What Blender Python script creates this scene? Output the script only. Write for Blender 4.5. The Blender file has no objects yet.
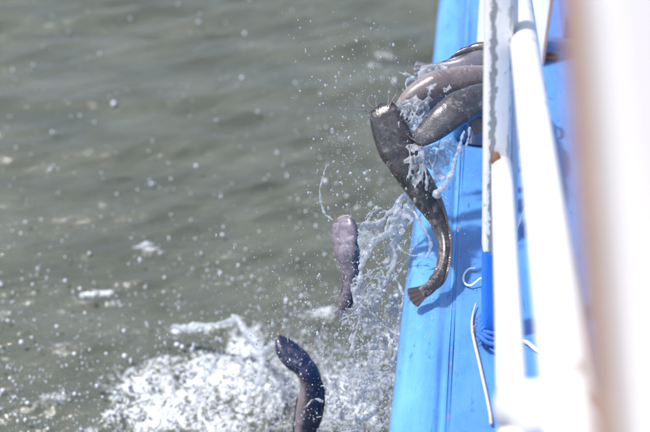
import bpy, bmesh, math, random
import numpy as np
from mathutils import Vector, Matrix, Quaternion

random.seed(7); rng = np.random.default_rng(7)
scene = bpy.context.scene
COL = scene.collection
R = math.radians

# ------------------------------------------------------------------ camera, light, exposure
FPX = 1257.0                       # focal length in pixels of the 650 px wide photograph
CAM = Vector((0.0, 0.0, 2.30)); PITCH = R(30.0); YAW = R(6.87)
WATER_Z = 0.0; DECK_Z = 0.80
cam_d = bpy.data.cameras.new('camera'); cam = bpy.data.objects.new('camera', cam_d); COL.objects.link(cam)
cam.location = CAM; cam.rotation_euler = (R(90) - PITCH, 0, YAW)
cam_d.sensor_width = 36.0; cam_d.lens = FPX * 36.0 / 650.0
cam_d.clip_start = 0.05; cam_d.clip_end = 2000
cam_d.dof.use_dof = True; cam_d.dof.focus_distance = 2.76; cam_d.dof.aperture_fstop = 2.5
cam_d.dof.aperture_blades = 9
scene.camera = cam

SUN_EL, SUN_AZ = R(64), R(-116)     # azimuth measured from +Y towards +X : high, from the left, over the water
w = bpy.data.worlds.new('World'); scene.world = w; w.use_nodes = True
nt = w.node_tree; bg = nt.nodes['Background']
sky = nt.nodes.new('ShaderNodeTexSky'); sky.sky_type = 'NISHITA'; sky.sun_disc = False
sky.sun_elevation = SUN_EL; sky.sun_rotation = SUN_AZ; sky.dust_density = 3.0; sky.air_density = 1.0
nt.links.new(sky.outputs[0], bg.inputs[0]); bg.inputs[1].default_value = 0.15
sl = bpy.data.lights.new('sun', 'SUN'); sun = bpy.data.objects.new('sun', sl); COL.objects.link(sun)
sl.energy = 3.7; sl.angle = R(3.5); sl.color = (1.0, 0.97, 0.93)
sdir = Vector((math.sin(SUN_AZ) * math.cos(SUN_EL), math.cos(SUN_AZ) * math.cos(SUN_EL), math.sin(SUN_EL)))
sun.rotation_euler = sdir.to_track_quat('Z', 'Y').to_euler(); sun.location = sdir * 20
scene.view_settings.view_transform = 'Standard'; scene.view_settings.look = 'None'
scene.view_settings.exposure = 0.52; scene.view_settings.gamma = 1.0
scene.render.engine = 'CYCLES'
cy = scene.cycles
cy.use_denoising = True; cy.max_bounces = 8; cy.transmission_bounces = 8; cy.transparent_max_bounces = 16
cy.glossy_bounces = 4; cy.caustics_reflective = False; cy.caustics_refractive = False
cy.sample_clamp_indirect = 6; cy.sample_clamp_direct = 0

# ------------------------------------------------------------------ helpers
CR = cam.rotation_euler.to_matrix()
CX, CY, CF = CR @ Vector((1, 0, 0)), CR @ Vector((0, 1, 0)), CR @ Vector((0, 0, -1))
def P(px, py, d):                  # a place seen in the photograph at a chosen distance, as world coordinates
    return CAM + CF * d + CX * ((px - 325) / FPX * d) + CY * ((216 - py) / FPX * d)
def Z(px, py, z):                  # the same on a level plane
    v = CF + CX * ((px - 325) / FPX) + CY * ((216 - py) / FPX)
    return CAM + v * ((z - CAM.z) / v.z)

def tag(o, label=None, cat=None, group=None, kind=None):
    if label: o['label'] = label
    if cat: o['category'] = cat
    if group: o['group'] = group
    if kind: o['kind'] = kind
    return o
def empty(name, loc=(0, 0, 0)):
    o = bpy.data.objects.new(name, None); COL.objects.link(o); o.location = loc; return o
def obj(name, verts, faces, mat, parent=None, smooth=True, attrs=None):
    me = bpy.data.meshes.new(name)
    if isinstance(verts, np.ndarray):
        faces = np.asarray(faces); nv, (nf, k) = len(verts), faces.shape
        me.vertices.add(nv); me.vertices.foreach_set('co', verts.astype(np.float32).ravel())
        me.loops.add(nf * k); me.loops.foreach_set('vertex_index', faces.astype(np.int32).ravel())
        me.polygons.add(nf); me.polygons.foreach_set('loop_start', np.arange(nf, dtype=np.int32) * k)
        me.update(calc_edges=True); me.validate()
    else:
        me.from_pydata([tuple(v) for v in verts], [], faces); me.update()
    me.polygons.foreach_set('use_smooth', [smooth] * len(me.polygons))
    for k, v in (attrs or {}).items():
        a = me.attributes.new(k, 'FLOAT', 'POINT'); a.data.foreach_set('value', np.asarray(v, dtype=np.float32))
    me.materials.append(mat)
    o = bpy.data.objects.new(name, me); COL.objects.link(o)
    if parent is not None:
        o.parent = parent
        o.matrix_parent_inverse = Matrix.Translation(-(parent.matrix_basis.translation if parent.type == 'EMPTY' else Vector()))
    return o
def catmull(pts, n):
    A = np.array([list(p) for p in pts], dtype=float)
    A = np.vstack([2 * A[0] - A[1], A, 2 * A[-1] - A[-2]])
    m = len(pts) - 1; out = []
    for t in np.linspace(0, m, n):
        i = min(int(t), m - 1); u = t - i
        a, b, c, d = A[i], A[i + 1], A[i + 2], A[i + 3]
        out.append(0.5 * (2 * b + (c - a) * u + (2 * a - 5 * b + 4 * c - d) * u * u + (3 * b - a - 3 * c + d) * u ** 3))
    return np.array(out)
def tube_geo(pts, radii, seg=10, off=0):
    P_ = np.array([list(p) for p in pts], dtype=float); n = len(P_)
    T = np.gradient(P_, axis=0); T /= np.linalg.norm(T, axis=1)[:, None] + 1e-12
    up = np.array([0.13, 0.31, 0.94]); V, F = [], []
    for i in range(n):
        a = np.cross(T[i], up); a /= np.linalg.norm(a) + 1e-9; b = np.cross(a, T[i])
        for k in range(seg):
            th = 2 * math.pi * k / seg
            V.append(P_[i] + radii[i] * (math.cos(th) * a + math.sin(th) * b))
    for i in range(n - 1):
        for k in range(seg):
            k2 = (k + 1) % seg
            F.append((off + i * seg + k, off + i * seg + k2, off + (i + 1) * seg + k2, off + (i + 1) * seg + k))
    F.append(tuple(off + k for k in range(seg))[::-1]); F.append(tuple(off + (n - 1) * seg + k for k in range(seg)))
    return V, F
def tube(name, pts, r, mat, parent=None, seg=12, n=None):
    if n: pts = catmull(pts, n)
    m = len(pts); rr = [r] * m if not hasattr(r, '__len__') else list(np.interp(np.linspace(0, 1, m), np.linspace(0, 1, len(r)), r))
    V, F = tube_geo(pts, rr, seg); return obj(name, V, F, mat, parent)
def box_between(name, a, b, side, wdt, thk, mat, parent=None, bev=0.004):
    """a bar from a to b, wide along `side`, with rounded edges"""
    a, b = Vector(a), Vector(b); t = (b - a); L = t.length; t.normalize()
    s = Vector(side); s = (s - t * s.dot(t)).normalized(); u = t.cross(s)
    bm = bmesh.new(); bmesh.ops.create_cube(bm, size=1)
    for v in bm.verts: v.co = Vector((v.co.x * wdt, v.co.y * L, v.co.z * thk))
    bmesh.ops.subdivide_edges(bm, edges=[e for e in bm.edges if abs(e.verts[0].co.y - e.verts[1].co.y) > L * .5], cuts=12)
    bmesh.ops.bevel(bm, geom=[e for e in bm.edges if e.calc_face_angle(0) > 1], offset=bev, segments=3, affect='EDGES', profile=.5)
    M = Matrix((s, t, u)).transposed().to_4x4(); M.translation = (a + b) / 2
    me = bpy.data.meshes.new(name); bm.to_mesh(me); bm.free(); me.materials.append(mat)
    me.polygons.foreach_set('use_smooth', [True] * len(me.polygons))
    o = bpy.data.objects.new(name, me); COL.objects.link(o); o.matrix_world = M
    if parent is not None:
        o.parent = parent; o.matrix_parent_inverse = Matrix.Translation(-parent.matrix_basis.translation)
    return o

# vectorised gradient noise
_perm = rng.permutation(256); _perm = np.concatenate([_perm, _perm, _perm])
_grad = np.array([(math.cos(a), math.sin(a)) for a in np.linspace(0, 2 * math.pi, 256, endpoint=False) * 37])
def pnoise(x, y):
    xi = np.floor(x).astype(int); yi = np.floor(y).astype(int); xf = x - xi; yf = y - yi
    u = xf ** 3 * (xf * (xf * 6 - 15) + 10); v = yf ** 3 * (yf * (yf * 6 - 15) + 10)
    def g(i, j):
        h = _perm[_perm[(xi + i) & 255] + ((yi + j) & 255)]
        return _grad[h, 0] * (xf - i) + _grad[h, 1] * (yf - j)
    return 1.4 * ((g(0, 0) * (1 - u) + g(1, 0) * u) * (1 - v) + (g(0, 1) * (1 - u) + g(1, 1) * u) * v)
def fbm(x, y, o=4):
    s = 0; a = 1; 
    for i in range(o):
        s = s + a * pnoise(x * 2 ** i + 17.3 * i, y * 2 ** i - 9.1 * i); a *= .5
    return s

# ------------------------------------------------------------------ materials
class NB:
    def __init__(s, name):
        s.m = bpy.data.materials.new(name); s.m.use_nodes = True; s.t = s.m.node_tree
        s.b = s.t.nodes['Principled BSDF']; s.out = s.t.nodes['Material Output']
    def n(s, t, **k):
        x = s.t.nodes.new(t)
        for a, v in k.items(): setattr(x, a, v)
        return x
    def l(s, a, b): s.t.links.new(a, b)
    def set(s, **k):
        for a, v in k.items():
            a = a.replace('_', ' ')
            s.b.inputs[a].default_value = (*v, 1) if isinstance(v, tuple) and len(v) == 3 else v
    def coord(s, kind='Object', scale=(1, 1, 1)):
        c = s.n('ShaderNodeTexCoord'); m = s.n('ShaderNodeMapping'); m.inputs['Scale'].default_value = scale
        s.l(c.outputs[kind], m.inputs[0]); return m.outputs[0]
    def noise(s, co, sc, det=4, rough=.55, dist=0):
        x = s.n('ShaderNodeTexNoise'); x.inputs['Scale'].default_value = sc; x.inputs['Detail'].default_value = det
        x.inputs['Roughness'].default_value = rough; x.inputs['Distortion'].default_value = dist
        s.l(co, x.inputs['Vector']); return x.outputs['Fac']
    def ramp(s, f, a, b, ca=(0, 0, 0), cb=(1, 1, 1)):
        x = s.n('ShaderNodeValToRGB'); e = x.color_ramp.elements
        e[0].position = a; e[1].position = b; e[0].color = (*ca, 1); e[1].color = (*cb, 1)
        s.l(f, x.inputs[0]); return x.outputs[0]
    def mix(s, f, a, b, mode='MIX'):
        x = s.n('ShaderNodeMix', data_type='RGBA', blend_type=mode)
        for sock, v in ((x.inputs[0], f), (x.inputs[6], a), (x.inputs[7], b)):
            if isinstance(v, (int, float)): sock.default_value = v
            elif isinstance(v, tuple): sock.default_value = (*v, 1)
            else: s.l(v, sock)
        return x.outputs[2]
    def math(s, op, a, b=0.0, clamp=False):
        x = s.n('ShaderNodeMath', operation=op); x.use_clamp = clamp
        for sock, v in ((x.inputs[0], a), (x.inputs[1], b)):
            if isinstance(v, (int, float)): sock.default_value = v
            else: s.l(v, sock)
        return x.outputs[0]
    def attr(s, name):
        x = s.n('ShaderNodeAttribute'); x.attribute_name = name; return x.outputs['Fac']
    def bump(s, h, strength=.3, dist=.01):
        x = s.n('ShaderNodeBump'); x.inputs['Strength'].default_value = strength; x.inputs['Distance'].default_value = dist
        s.l(h, x.inputs['Height']); s.l(x.outputs[0], s.b.inputs['Normal']); return x
    def color(s, c): s.l(c, s.b.inputs['Base Color'])

def mat_water():
    m = NB('murky_water')
    co = m.coord('Object')
    foam = m.attr('foam')
    fn = m.noise(co, 55, 5, .65, .6); fn2 = m.noise(co, 14, 4, .6, 1.0)
    web = m.math('SUBTRACT', 1.0, m.math('MULTIPLY', m.math('ABSOLUTE', m.math('SUBTRACT', m.noise(m.coord('Object', (1, .8, 1)), 17, 4, .6, 1.5), .5)), 9), True)
    web2 = m.math('SUBTRACT', 1.0, m.math('MULTIPLY', m.math('ABSOLUTE', m.math('SUBTRACT', m.noise(m.coord('Object', (.8, 1, 1)), 48, 3, .6, 1.0), .5)), 8), True)
    wb = m.math('ADD', m.math('MULTIPLY', web, .62), m.math('MULTIPLY', web2, .42))
    f = m.math('ADD', m.math('MULTIPLY', foam, m.math('ADD', .50, wb)), m.math('MULTIPLY', m.math('SUBTRACT', fn, .5), .6))
    f = m.math('ADD', f, m.math('MULTIPLY', m.math('SUBTRACT', fn2, .5), .55))
    mask = m.ramp(f, .53, 1.14)
    mud = m.ramp(m.noise(m.coord('Object', (1, 1.6, 1)), 2.2, 3), .35, .7, (.070, .079, .064), (.106, .114, .094))
    m.color(m.mix(mask, mud, (.62, .66, .70)))
    m.l(m.math('ADD', m.math('MULTIPLY', mask, .5), .09), m.b.inputs['Roughness'])
    m.set(IOR=1.333)
    h = m.math('ADD', m.math('ADD', m.noise(m.coord('Object', (.75, 1.7, 1)), 15, 5, .62, .5), m.math('MULTIPLY', m.noise(m.coord('Object', (.7, 1.5, 1)), 38, 3, .6, .3), .35)), m.math('MULTIPLY', mask, m.math('MULTIPLY', fn, 1.6)))
    m.bump(h, .5, .013)
    return m.m
def mat_splash(name, white=.3, rough=.06):
    m = NB(name); m.set(Base_Color=(.93, .96, 1.0), Roughness=rough, IOR=1.333)
    m.b.inputs['Transmission Weight'].default_value = 1.0
    d = m.n('ShaderNodeBsdfDiffuse'); d.inputs[0].default_value = (.86, .90, .96, 1)
    tl = m.n('ShaderNodeBsdfTranslucent'); tl.inputs[0].default_value = (.86, .90, .96, 1)
    a = m.n('ShaderNodeMixShader'); a.inputs[0].default_value = .5; m.l(d.outputs[0], a.inputs[1]); m.l(tl.outputs[0], a.inputs[2])
    tr = m.n('ShaderNodeBsdfTransparent'); b = m.n('ShaderNodeMixShader'); b.inputs[0].default_value = .38
    m.l(m.b.outputs[0], b.inputs[1]); m.l(tr.outputs[0], b.inputs[2])
    c = m.n('ShaderNodeMixShader')
    nz = m.noise(m.coord('Object'), 60, 3)
    m.l(m.ramp(nz, .3, .75, (white * .4,) * 3, (min(1, white * 1.7),) * 3), c.inputs[0])
    m.l(b.outputs[0], c.inputs[1]); m.l(a.outputs[0], c.inputs[2]); m.l(c.outputs[0], m.out.inputs[0])
    return m.m
def mat_blue(name, lo, hi, chips=.5):
    m = NB(name); co = m.coord('Object'); st = m.coord('Object', (1, .12, 1))
    c = m.mix(m.ramp(m.noise(m.coord('Object', (1, .35, 1)), 14, 6, .65), .3, .7), lo, hi)
    sc = m.ramp(m.noise(m.coord('Object', (1, .22, 1)), 90, 3, .7, .5), .33, .38, (1, 1, 1), (0, 0, 0))   # scuffs along the boat
    grime = m.ramp(m.noise(m.coord('Object', (1, .18, 1)), 26, 6, .72, .4), .50, .74)
    c = m.mix(m.math('MULTIPLY', grime, .38), c, tuple(x * .5 + .03 for x in lo))
    c = m.mix(m.math('MULTIPLY', sc, .6), c, tuple(x * .45 for x in lo))
    pale = m.ramp(m.noise(co, 160, 3, .6), .68, .76)
    c = m.mix(m.math('MULTIPLY', pale, .45), c, (.55, .70, .85))
    rust = m.ramp(m.noise(co, 32, 4, .7), .74 - .03 * chips, .78 - .03 * chips)
    c = m.mix(rust, c, (.30, .12, .07))
    m.color(c); m.set(Roughness=.32); m.b.inputs['Coat Weight'].default_value = .25
    m.b.inputs['Coat Roughness'].default_value = .12
    m.bump(m.math('ADD', m.noise(st, 40, 5, .6), m.math('MULTIPLY', m.noise(co, 300, 2), .3)), .35, .004)
    return m.m
def mat_chipped():
    """white paint flaking from a grey steel post, its foot painted blue"""
    m = NB('chipped_post_paint'); c = m.n('ShaderNodeTexCoord'); sp = m.n('ShaderNodeSeparateXYZ'); m.l(c.outputs['Object'], sp.inputs[0])
    X, Y = sp.outputs[0], sp.outputs[1]          # local x across the post (m), y along it, upward
    n1 = m.noise(m.coord('Object', (1, .45, 1)), 120, 5, .6, .4)
    band = m.math('SUBTRACT', 1.0, m.math('MULTIPLY', m.math('ABSOLUTE', m.math('ADD', X, .0105)), 110), True)    # worn strip near the left edge
    n2 = m.noise(m.coord('Object', (1, .5, 1)), 42, 5, .6)
    bare = m.ramp(m.math('ADD', m.math('MULTIPLY', band, .42), m.math('MULTIPLY', n1, 1.1)), .70, .73)
    band2 = m.math('SUBTRACT', 1.0, m.math('MULTIPLY', m.math('ABSOLUTE', m.math('SUBTRACT', X, .019)), 120), True)
    bare2 = m.ramp(m.math('ADD', m.math('MULTIPLY', band2, .25), n2), .70, .74)
    white = m.mix(m.noise(c.outputs['Object'], 25, 5), (.70, .69, .68), (.86, .86, .85))
    grey = m.mix(m.noise(m.coord('Object'), 90, 4), (.20, .21, .22), (.36, .38, .38))
    col = m.mix(m.math('MAXIMUM', bare, m.math('MULTIPLY', bare2, .6)), white, grey)
    mr = m.n('ShaderNodeMapping'); mr.inputs['Location'].default_value = (0, 0, 0); m.l(c.outputs['Object'], mr.inputs[0])
    yj = m.math('ABSOLUTE', m.math('SUBTRACT', Y, JUNCTION_Y))
    rust = m.ramp(m.math('ADD', m.math('SUBTRACT', .75, m.math('MULTIPLY', yj, 9)), m.math('MULTIPLY', m.noise(m.coord('Object', (1, .28, 1)), 110, 5, .7), 1.9)), 1.42, 1.60)
    col = m.mix(m.math('MULTIPLY', rust, .9), col, (.20, .10, .065))
    foot = m.ramp(m.math('ADD', m.math('MULTIPLY', m.math('SUBTRACT', FOOT_Y, Y), 25), m.math('MULTIPLY', m.noise(c.outputs['Object'], 70, 3), .8)), .40, .44)
    col = m.mix(foot, col, (.03, .19, .66))
    m.color(col); m.set(Roughness=.42)
    m.bump(m.math('SUBTRACT', m.math('MULTIPLY', n2, .4), bare), .5, .0015)
    return m.m
def mat_white_rail(name='white_rail_paint', rusty=.0, tint=(.82, .82, .84)):
    m = NB(name); co = m.coord('Object')
    c = m.mix(m.noise(co, 9, 5), tuple(x * .9 for x in tint), tint)
    ch = m.ramp(m.noise(co, 22, 5, .65), .64 - rusty, .69 - rusty)
    c = m.mix(m.math('MULTIPLY', ch, .75), c, (.45, .46, .50))
    c = m.mix(m.ramp(m.noise(co, 13, 4, .6, .5), .70 - rusty, .76 - rusty), c, (.30, .14, .09))
    m.color(c); m.set(Roughness=.35); m.bump(ch, -.3, .001)
    return m.m
def mat_plain(name, col, rough=.5, nz=.15, sc=30, **k):
    m = NB(name); f = m.noise(m.coord('Object'), sc, 5)
    m.color(m.mix(f, tuple(x * (1 - nz) for x in col), tuple(min(1, x * (1 + nz)) for x in col)))
    m.set(Roughness=rough); m.bump(f, .2, .002)
    for a, v in k.items(): m.b.inputs[a.replace('_', ' ')].default_value = v
    return m.m
def mat_fish(name, back, belly, pos=.0, soft=.35, spots=.6, rough=.22):
    m = NB(name); co = m.coord('Object')
    d = m.math('ADD', m.attr('dors'), m.math('MULTIPLY', m.math('SUBTRACT', m.noise(co, 45, 4, .6), .5), .7))
    f = m.ramp(m.math('ADD', m.math('MULTIPLY', d, .5), .5), .5 + (pos - soft) * .5, .5 + (pos + soft) * .5)
    c = m.mix(f, belly, back)
    mott = m.ramp(m.noise(co, 42, 6, .7, 1.2), .44, .58)
    c = m.mix(m.math('MULTIPLY', mott, spots), c, tuple(x * .42 for x in back))
    pale_mott = m.ramp(m.noise(m.coord('Object'), 60, 5, .7, .6), .56, .66)  # paler mottling of the skin, spread by noise
    c = m.mix(m.math('MULTIPLY', pale_mott, .5), c, tuple(min(1, x * .5 + .13) for x in belly))
    m.color(c); m.set(Roughness=rough + .06); m.b.inputs['Coat Weight'].default_value = .42; m.b.inputs['Coat Roughness'].default_value = .10
    m.b.inputs['Subsurface Weight'].default_value = .0
    h = m.math('ADD', m.noise(co, 130, 4, .65), m.math('MULTIPLY', m.noise(m.coord('Object'), 32, 3, .5, 1.2), .5))
    m.bump(m.math('ADD', h, m.math('MULTIPLY', m.noise(co, 260, 2, .5), .12)), .34, .0024)
    return m.m
def mat_fin(name, col):
    m = NB(name)
    r = m.math('SINE', m.math('MULTIPLY', m.attr('ray'), 6.283))
    c = m.mix(m.math('ADD', m.math('MULTIPLY', r, .22), .5), tuple(x * .7 for x in col), col)
    m.color(m.mix(m.noise(m.coord('Object'), 90, 3), tuple(x * .75 for x in col), c))
    m.set(Roughness=.3); m.bump(r, .35, .0005); m.b.inputs['Coat Weight'].default_value = .4
    tl = m.n('ShaderNodeBsdfTranslucent'); tl.inputs[0].default_value = (*[min(1, x * 1.5) for x in col], 1)
    mx = m.n('ShaderNodeMixShader'); mx.inputs[0].default_value = .3
    m.l(m.b.outputs[0], mx.inputs[1]); m.l(tl.outputs[0], mx.inputs[2]); m.l(mx.outputs[0], m.out.inputs[0])
    return m.m

# ------------------------------------------------------------------ water
def foam_field(x, y):
    """foam patches lying on the water : centre and radii measured in metres"""
    F = np.zeros_like(x)
    for px, py, rx, ry, ang, s in FOAM:
        c = Z(px, py, 0); d = (c - CAM).dot(CF)
        ax = rx * d / FPX; ay = ry * d / FPX / .55
        dx = x - c.x; dy = y - c.y; ca, sa = math.cos(ang), math.sin(ang)
        u = (dx * ca + dy * sa) / ax; v = (-dx * sa + dy * ca) / ay
        F = np.maximum(F, s * np.exp(-(u * u + v * v) * .75)) + .18 * s * np.exp(-(u * u + v * v) * .75)
    return F
FOAM = [(268, 392, 62, 40, 0, .56), (340, 400, 70, 50, 0, .58), (215, 372, 42, 22, .2, .72), (150, 378, 42, 16, .3, .56), (180, 400, 70, 30, 0, .60), (235, 392, 110, 60, 0, .46), (128, 398, 40, 10, .25, .60), (165, 420, 40, 9, .1, .62), (130, 330, 60, 12, .2, .36), (60, 345, 50, 9, .1, .30), (110, 372, 60, 12, .15, .42), (60, 400, 40, 14, .2, .42), (122, 414, 26, 9, .2, .62),
        (385, 370, 30, 60, 0, .55), (245, 345, 22, 16, 0, .9), (205, 326, 30, 4.5, .05, .95), (178, 326, 9, 4, 0, .8), (230, 322, 13, 5, .1, .9),
        (95, 291, 34, 5, .45, .60), (150, 250, 24, 6, -.35, .62), (146, 240, 11, 5, 0, .6), (62, 309, 15, 5, -.35, .55), (26, 300, 14, 4, .3, .55),
        (5, 312, 9, 5, 0, .6), (118, 300, 12, 4, 0, .4), (168, 357, 26, 6, .2, .58), (205, 262, 22, 7, -.1, .34), (90, 250, 14, 4, .2, .3),
        (300, 345, 40, 22, 0, .5), (330, 310, 50, 20, 0, .42), (75, 430, 40, 8, 0, .45), (370, 250, 30, 16, 0, .3), (385, 48, 16, 12, .4, .50),
        (375, 62, 10, 5, 0, .5), (420, 30, 10, 6, 0, .35), (180, 300, 20, 4, .2, .35), (215, 425, 50, 14, 0, .75), (20, 372, 30, 6, .1, .34)]
def wave_z(x, y):
    z = np.zeros_like(x); g = np.random.default_rng(5)
    q = np.random.default_rng(11)
    for i in range(90):
        lam = .035 * (.52 / .035) ** q.random(); k = 2 * math.pi / lam
        th = R(90 + 20) + q.normal() * .24      # crests run nearly across the boat's heading
        amp = .0090 * lam ** .93 * (.6 + .8 * q.random())
        ph = k * (x * math.cos(th) + y * math.sin(th)) + q.random() * 6.283
        s = .5 + .5 * np.sin(ph + .35 * np.sin(ph)); z += amp * (2 * s ** 1.35 - 1)
    z *= (.8 + .5 * pnoise(x * .7 + 3, y * .9))
    z += .010 * fbm(x * 2.2 - y * .9, y * 5.0 - x * 1.6, 4)
    return z
def axis(lo, hi, d, far_lo, far_hi, grow=1.22):
    a = list(np.arange(lo, hi, d)); s = d
    while a[-1] < far_hi: s *= grow; a.append(a[-1] + s)
    s = d; b = []
    v = lo
    while v > far_lo: s *= grow; v -= s; b.append(v)
    return np.array(b[::-1] + a)
def build_water():
    def steps(v, end, s0, s1, g):          # from v towards end, the step growing from s0 to s1, then freely beyond end
        out = []; st_ = s0; sg = 1 if end > v else -1
        while abs(v) < 500:
            v += sg * st_; out.append(v)
            st_ = min(st_ * g, s1) if (end - v) * sg > 0 else st_ * 1.16
        return out
    xs = np.array(sorted(steps(-1.1, -2.7, .0056, .013, 1.012) + list(np.arange(-1.1, .15, .0056)) + steps(.15, .3, .0056, .013, 1.02)))
    ys = np.array(sorted(steps(2.35, 2.2, .0066, .02, 1.05) + list(np.arange(2.35, 3.7, .0066)) + steps(3.7, 7.6, .0066, .014, 1.006)))
    xs = xs[np.insert(np.diff(xs) > 1e-5, 0, True)]; ys = ys[np.insert(np.diff(ys) > 1e-5, 0, True)]
    X, Y = np.meshgrid(xs, ys)
    zz = wave_z(X, Y)
    fade = np.clip(1.2 - np.hypot(X, Y - 3) / 40, 0, 1); zz = zz * fade
    f = foam_field(X, Y)
    det = .55 * fbm(X * 9, Y * 8, 4) + .25 * np.abs(fbm(X * 26, Y * 24, 3))
    ff = np.clip(f * (1 + .6 * det) + .28 * f * fbm(X * 5, Y * 7, 3), 0, 1.25)
    crisp = np.clip(ff - .25, 0, 1)
    zz = zz + crisp * (.006 + .026 * np.abs(fbm(X * 13, Y * 13, 4)) + .014 * fbm(X * 55, Y * 50, 2))
    # churned mound where the fish are going in
    c = Z(330, 410, 0); zz += .035 * np.exp(-(((X - c.x) / .28) ** 2 + ((Y - c.y) / .22) ** 2))
    ny, nx = X.shape; V = np.stack([X.ravel(), Y.ravel(), zz.ravel()], 1)
    idx = np.arange(nx * ny).reshape(ny, nx)
    F = np.stack([idx[:-1, :-1].ravel(), idx[:-1, 1:].ravel(), idx[1:, 1:].ravel(), idx[1:, :-1].ravel()], 1)
    o = obj('water', V, F, mat_water(), attrs={'foam': ff.ravel()})
    tag(o, 'murky grey green rippled water with white foam patches beside the blue boat', 'water', kind='structure')
build_water()

# ------------------------------------------------------------------ boat
boat = empty('boat', (0, 2.6, 0)); tag(boat, 'blue painted boat side with rounded rub rail and white flaking railing', 'boat')
seam_a, seam_b = Z(446, 432, DECK_Z), Z(470, 0, DECK_Z)
SX = (seam_a.x + seam_b.x) / 2
edge = Z(410, 250, DECK_Z - .03)
TW = SX - edge.x                                # the rub rail's width
Y0, Y1 = -3.0, 9.0
blue_rail = mat_blue('light_blue_paint', (.07, .25, .62), (.125, .34, .70), 1.2)
blue_deck = mat_blue('mid_blue_paint', (.055, .19, .53), (.095, .265, .61), 1.6)
blue_dark = mat_blue('deep_blue_paint', (.02, .13, .55), (.03, .18, .62), .5)
def extrude_profile(name, prof, mat, parent, y0=Y0, y1=Y1, ny=60, wob=.0012):
    """profile of (x, z) swept along the boat"""
    V, F = [], []; n = len(prof); ys = np.linspace(y0, y1, ny)
    for j, y in enumerate(ys):
        for i, (x, z) in enumerate(prof):
            V.append((x + wob * math.sin(y * 7 + i), y, z + wob * math.sin(y * 5.3 + i * 1.7)))
    for j in range(ny - 1):
        for i in range(n - 1):
            F.append((j * n + i, j * n + i + 1, (j + 1) * n + i + 1, (j + 1) * n + i))
    return obj(name, V, F, mat, parent)
# rounded rub rail, flattened on top with a raised inner lip
cxm = SX - TW * .5; rx = TW * .5
prof = []
for k in range(0, 29):
    a = math.pi * (1.28 - k / 28 * 1.28)
    prof.append((cxm - .001 + rx * math.copysign(abs(math.cos(a)) ** .8, math.cos(a)), DECK_Z - .048 + .062 * math.copysign(abs(math.sin(a)) ** .75, math.sin(a))))
prof = [(x, max(z, DECK_Z - .003) if x > cxm else z) for x, z in prof]
prof += [(SX - .0015, DECK_Z - .02)]
extrude_profile('rub_rail', prof, blue_rail, boat, ny=160)
tag(extrude_profile('seam_strip', [(SX - .003, DECK_Z - .012), (SX + .0005, DECK_Z - .0022), (SX + .004, DECK_Z - .0022), (SX + .0065, DECK_Z - .001)], mat_blue('worn_seam_paint', (.04, .17, .54), (.07, .24, .62), 4.5), boat, ny=200, wob=.0009))
extrude_profile('deck', [(SX + .0065, DECK_Z - .001), (SX + .009, DECK_Z + .0006), (SX + .02, DECK_Z), (SX + .12, DECK_Z + .001), (SX + .30, DECK_Z), (SX + 2.2, DECK_Z)], blue_deck, boat)
extrude_profile('hull', [(SX - TW * .93, DECK_Z - .07), (SX - TW * .80, DECK_Z - .3), (SX - TW * .4, .1), (SX + .1, -.4), (SX + .6, -.6), (SX + 2.2, -.6), (SX + 2.2, DECK_Z - .01)], blue_deck, boat)
# raised cross coaming on the deck beyond the tub
c1 = Z(536, 46, DECK_Z); 
box_between('coaming', (SX + .19, c1.y, DECK_Z + .012), (SX + 1.6, c1.y, DECK_Z + .012), (0, 1, 0), .03, .028, mat_plain('pale_blue_paint', (.28, .42, .75), .4), boat)
c2 = Z(545, 60, DECK_Z)
box_between('inner_locker', (SX + .60, c1.y + .02, DECK_Z - .02), (SX + .60, c1.y + 1.6, DECK_Z - .02), (1, 0, 0), .6, .20, blue_dark, boat, .01)
# ring bolt with rust on the deck
c3 = Z(550, 57, DECK_Z + .004)
tube('deck_fitting', [c3 + Vector((.022 * math.cos(a), .022 * math.sin(a), .004)) for a in np.linspace(0, 6.0, 20)], .006, mat_plain('rusty_iron', (.22, .13, .09), .8, .4, 80), boat, 8)

# railing : post on the deck, rails welded to it
rail_e = boat
base = Z(494, 335, DECK_Z); PO_D = (base - CAM).dot(CF)
fw = Vector((CF.x, CF.y, 0)).normalized()
top_dir = None
def on_post(py, px, off=0.0):      # a point of the post, in the upright plane through its foot that faces the camera
    v = CF + CX * ((px - 325) / FPX) + CY * ((216 - py) / FPX)
    t = (base - CAM).dot(fw) / v.dot(fw); return CAM + v * (t + off)
ptop = on_post(-45, 499.5); pbot = base - Vector((0, 0, .0)) 
pax = (ptop - pbot); PLEN = pax.length; pmid = (ptop + pbot) / 2
J = on_post(158, 497)
JUNCTION_Y = (J - pmid).dot(pax.normalized()); FOOT_Y = (on_post(246, 490) - pmid).dot(pax.normalized())
chipped = mat_chipped()
post = box_between('railing_post', pbot, ptop, CX, .050, .044, chipped, boat, .009)
tag(post, 'upright post with white paint flaking off grey metal and a blue painted foot')
post.rotation_mode = 'QUATERNION'
rail_w = mat_white_rail(); rail_c = mat_white_rail('chipped_rail_paint', .05)
# flat stiffener along the right side of the post
sa, sb = on_post(235, 513.5, .02), on_post(-45, 514, .02)
tag(box_between('post_stiffener', sa, sb, CX, .014, .03, mat_plain('greyish_white_paint', (.62, .62, .66), .5, .12, 40), boat, .004))
# weld collar
ja = on_post(153, 496, -.035); jb = on_post(168, 497, -.035)
tag(tube('weld_collar', [ja, (ja + jb) / 2, jb], [.005, .011, .006], mat_plain('rust', (.15, .07, .045), .85, .4, 90), boat, 12))
# lower rail coming towards the camera
r1a, r1b = on_post(166, 502, -.03), P(520, 560, 1.38)
tag(tube('lower_rail', [r1a, r1a.lerp(r1b, .1), r1a.lerp(r1b, .5), r1b], .0205, rail_w, boat, 20), 'white rail running from the rusty joint towards the camera')
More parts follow.
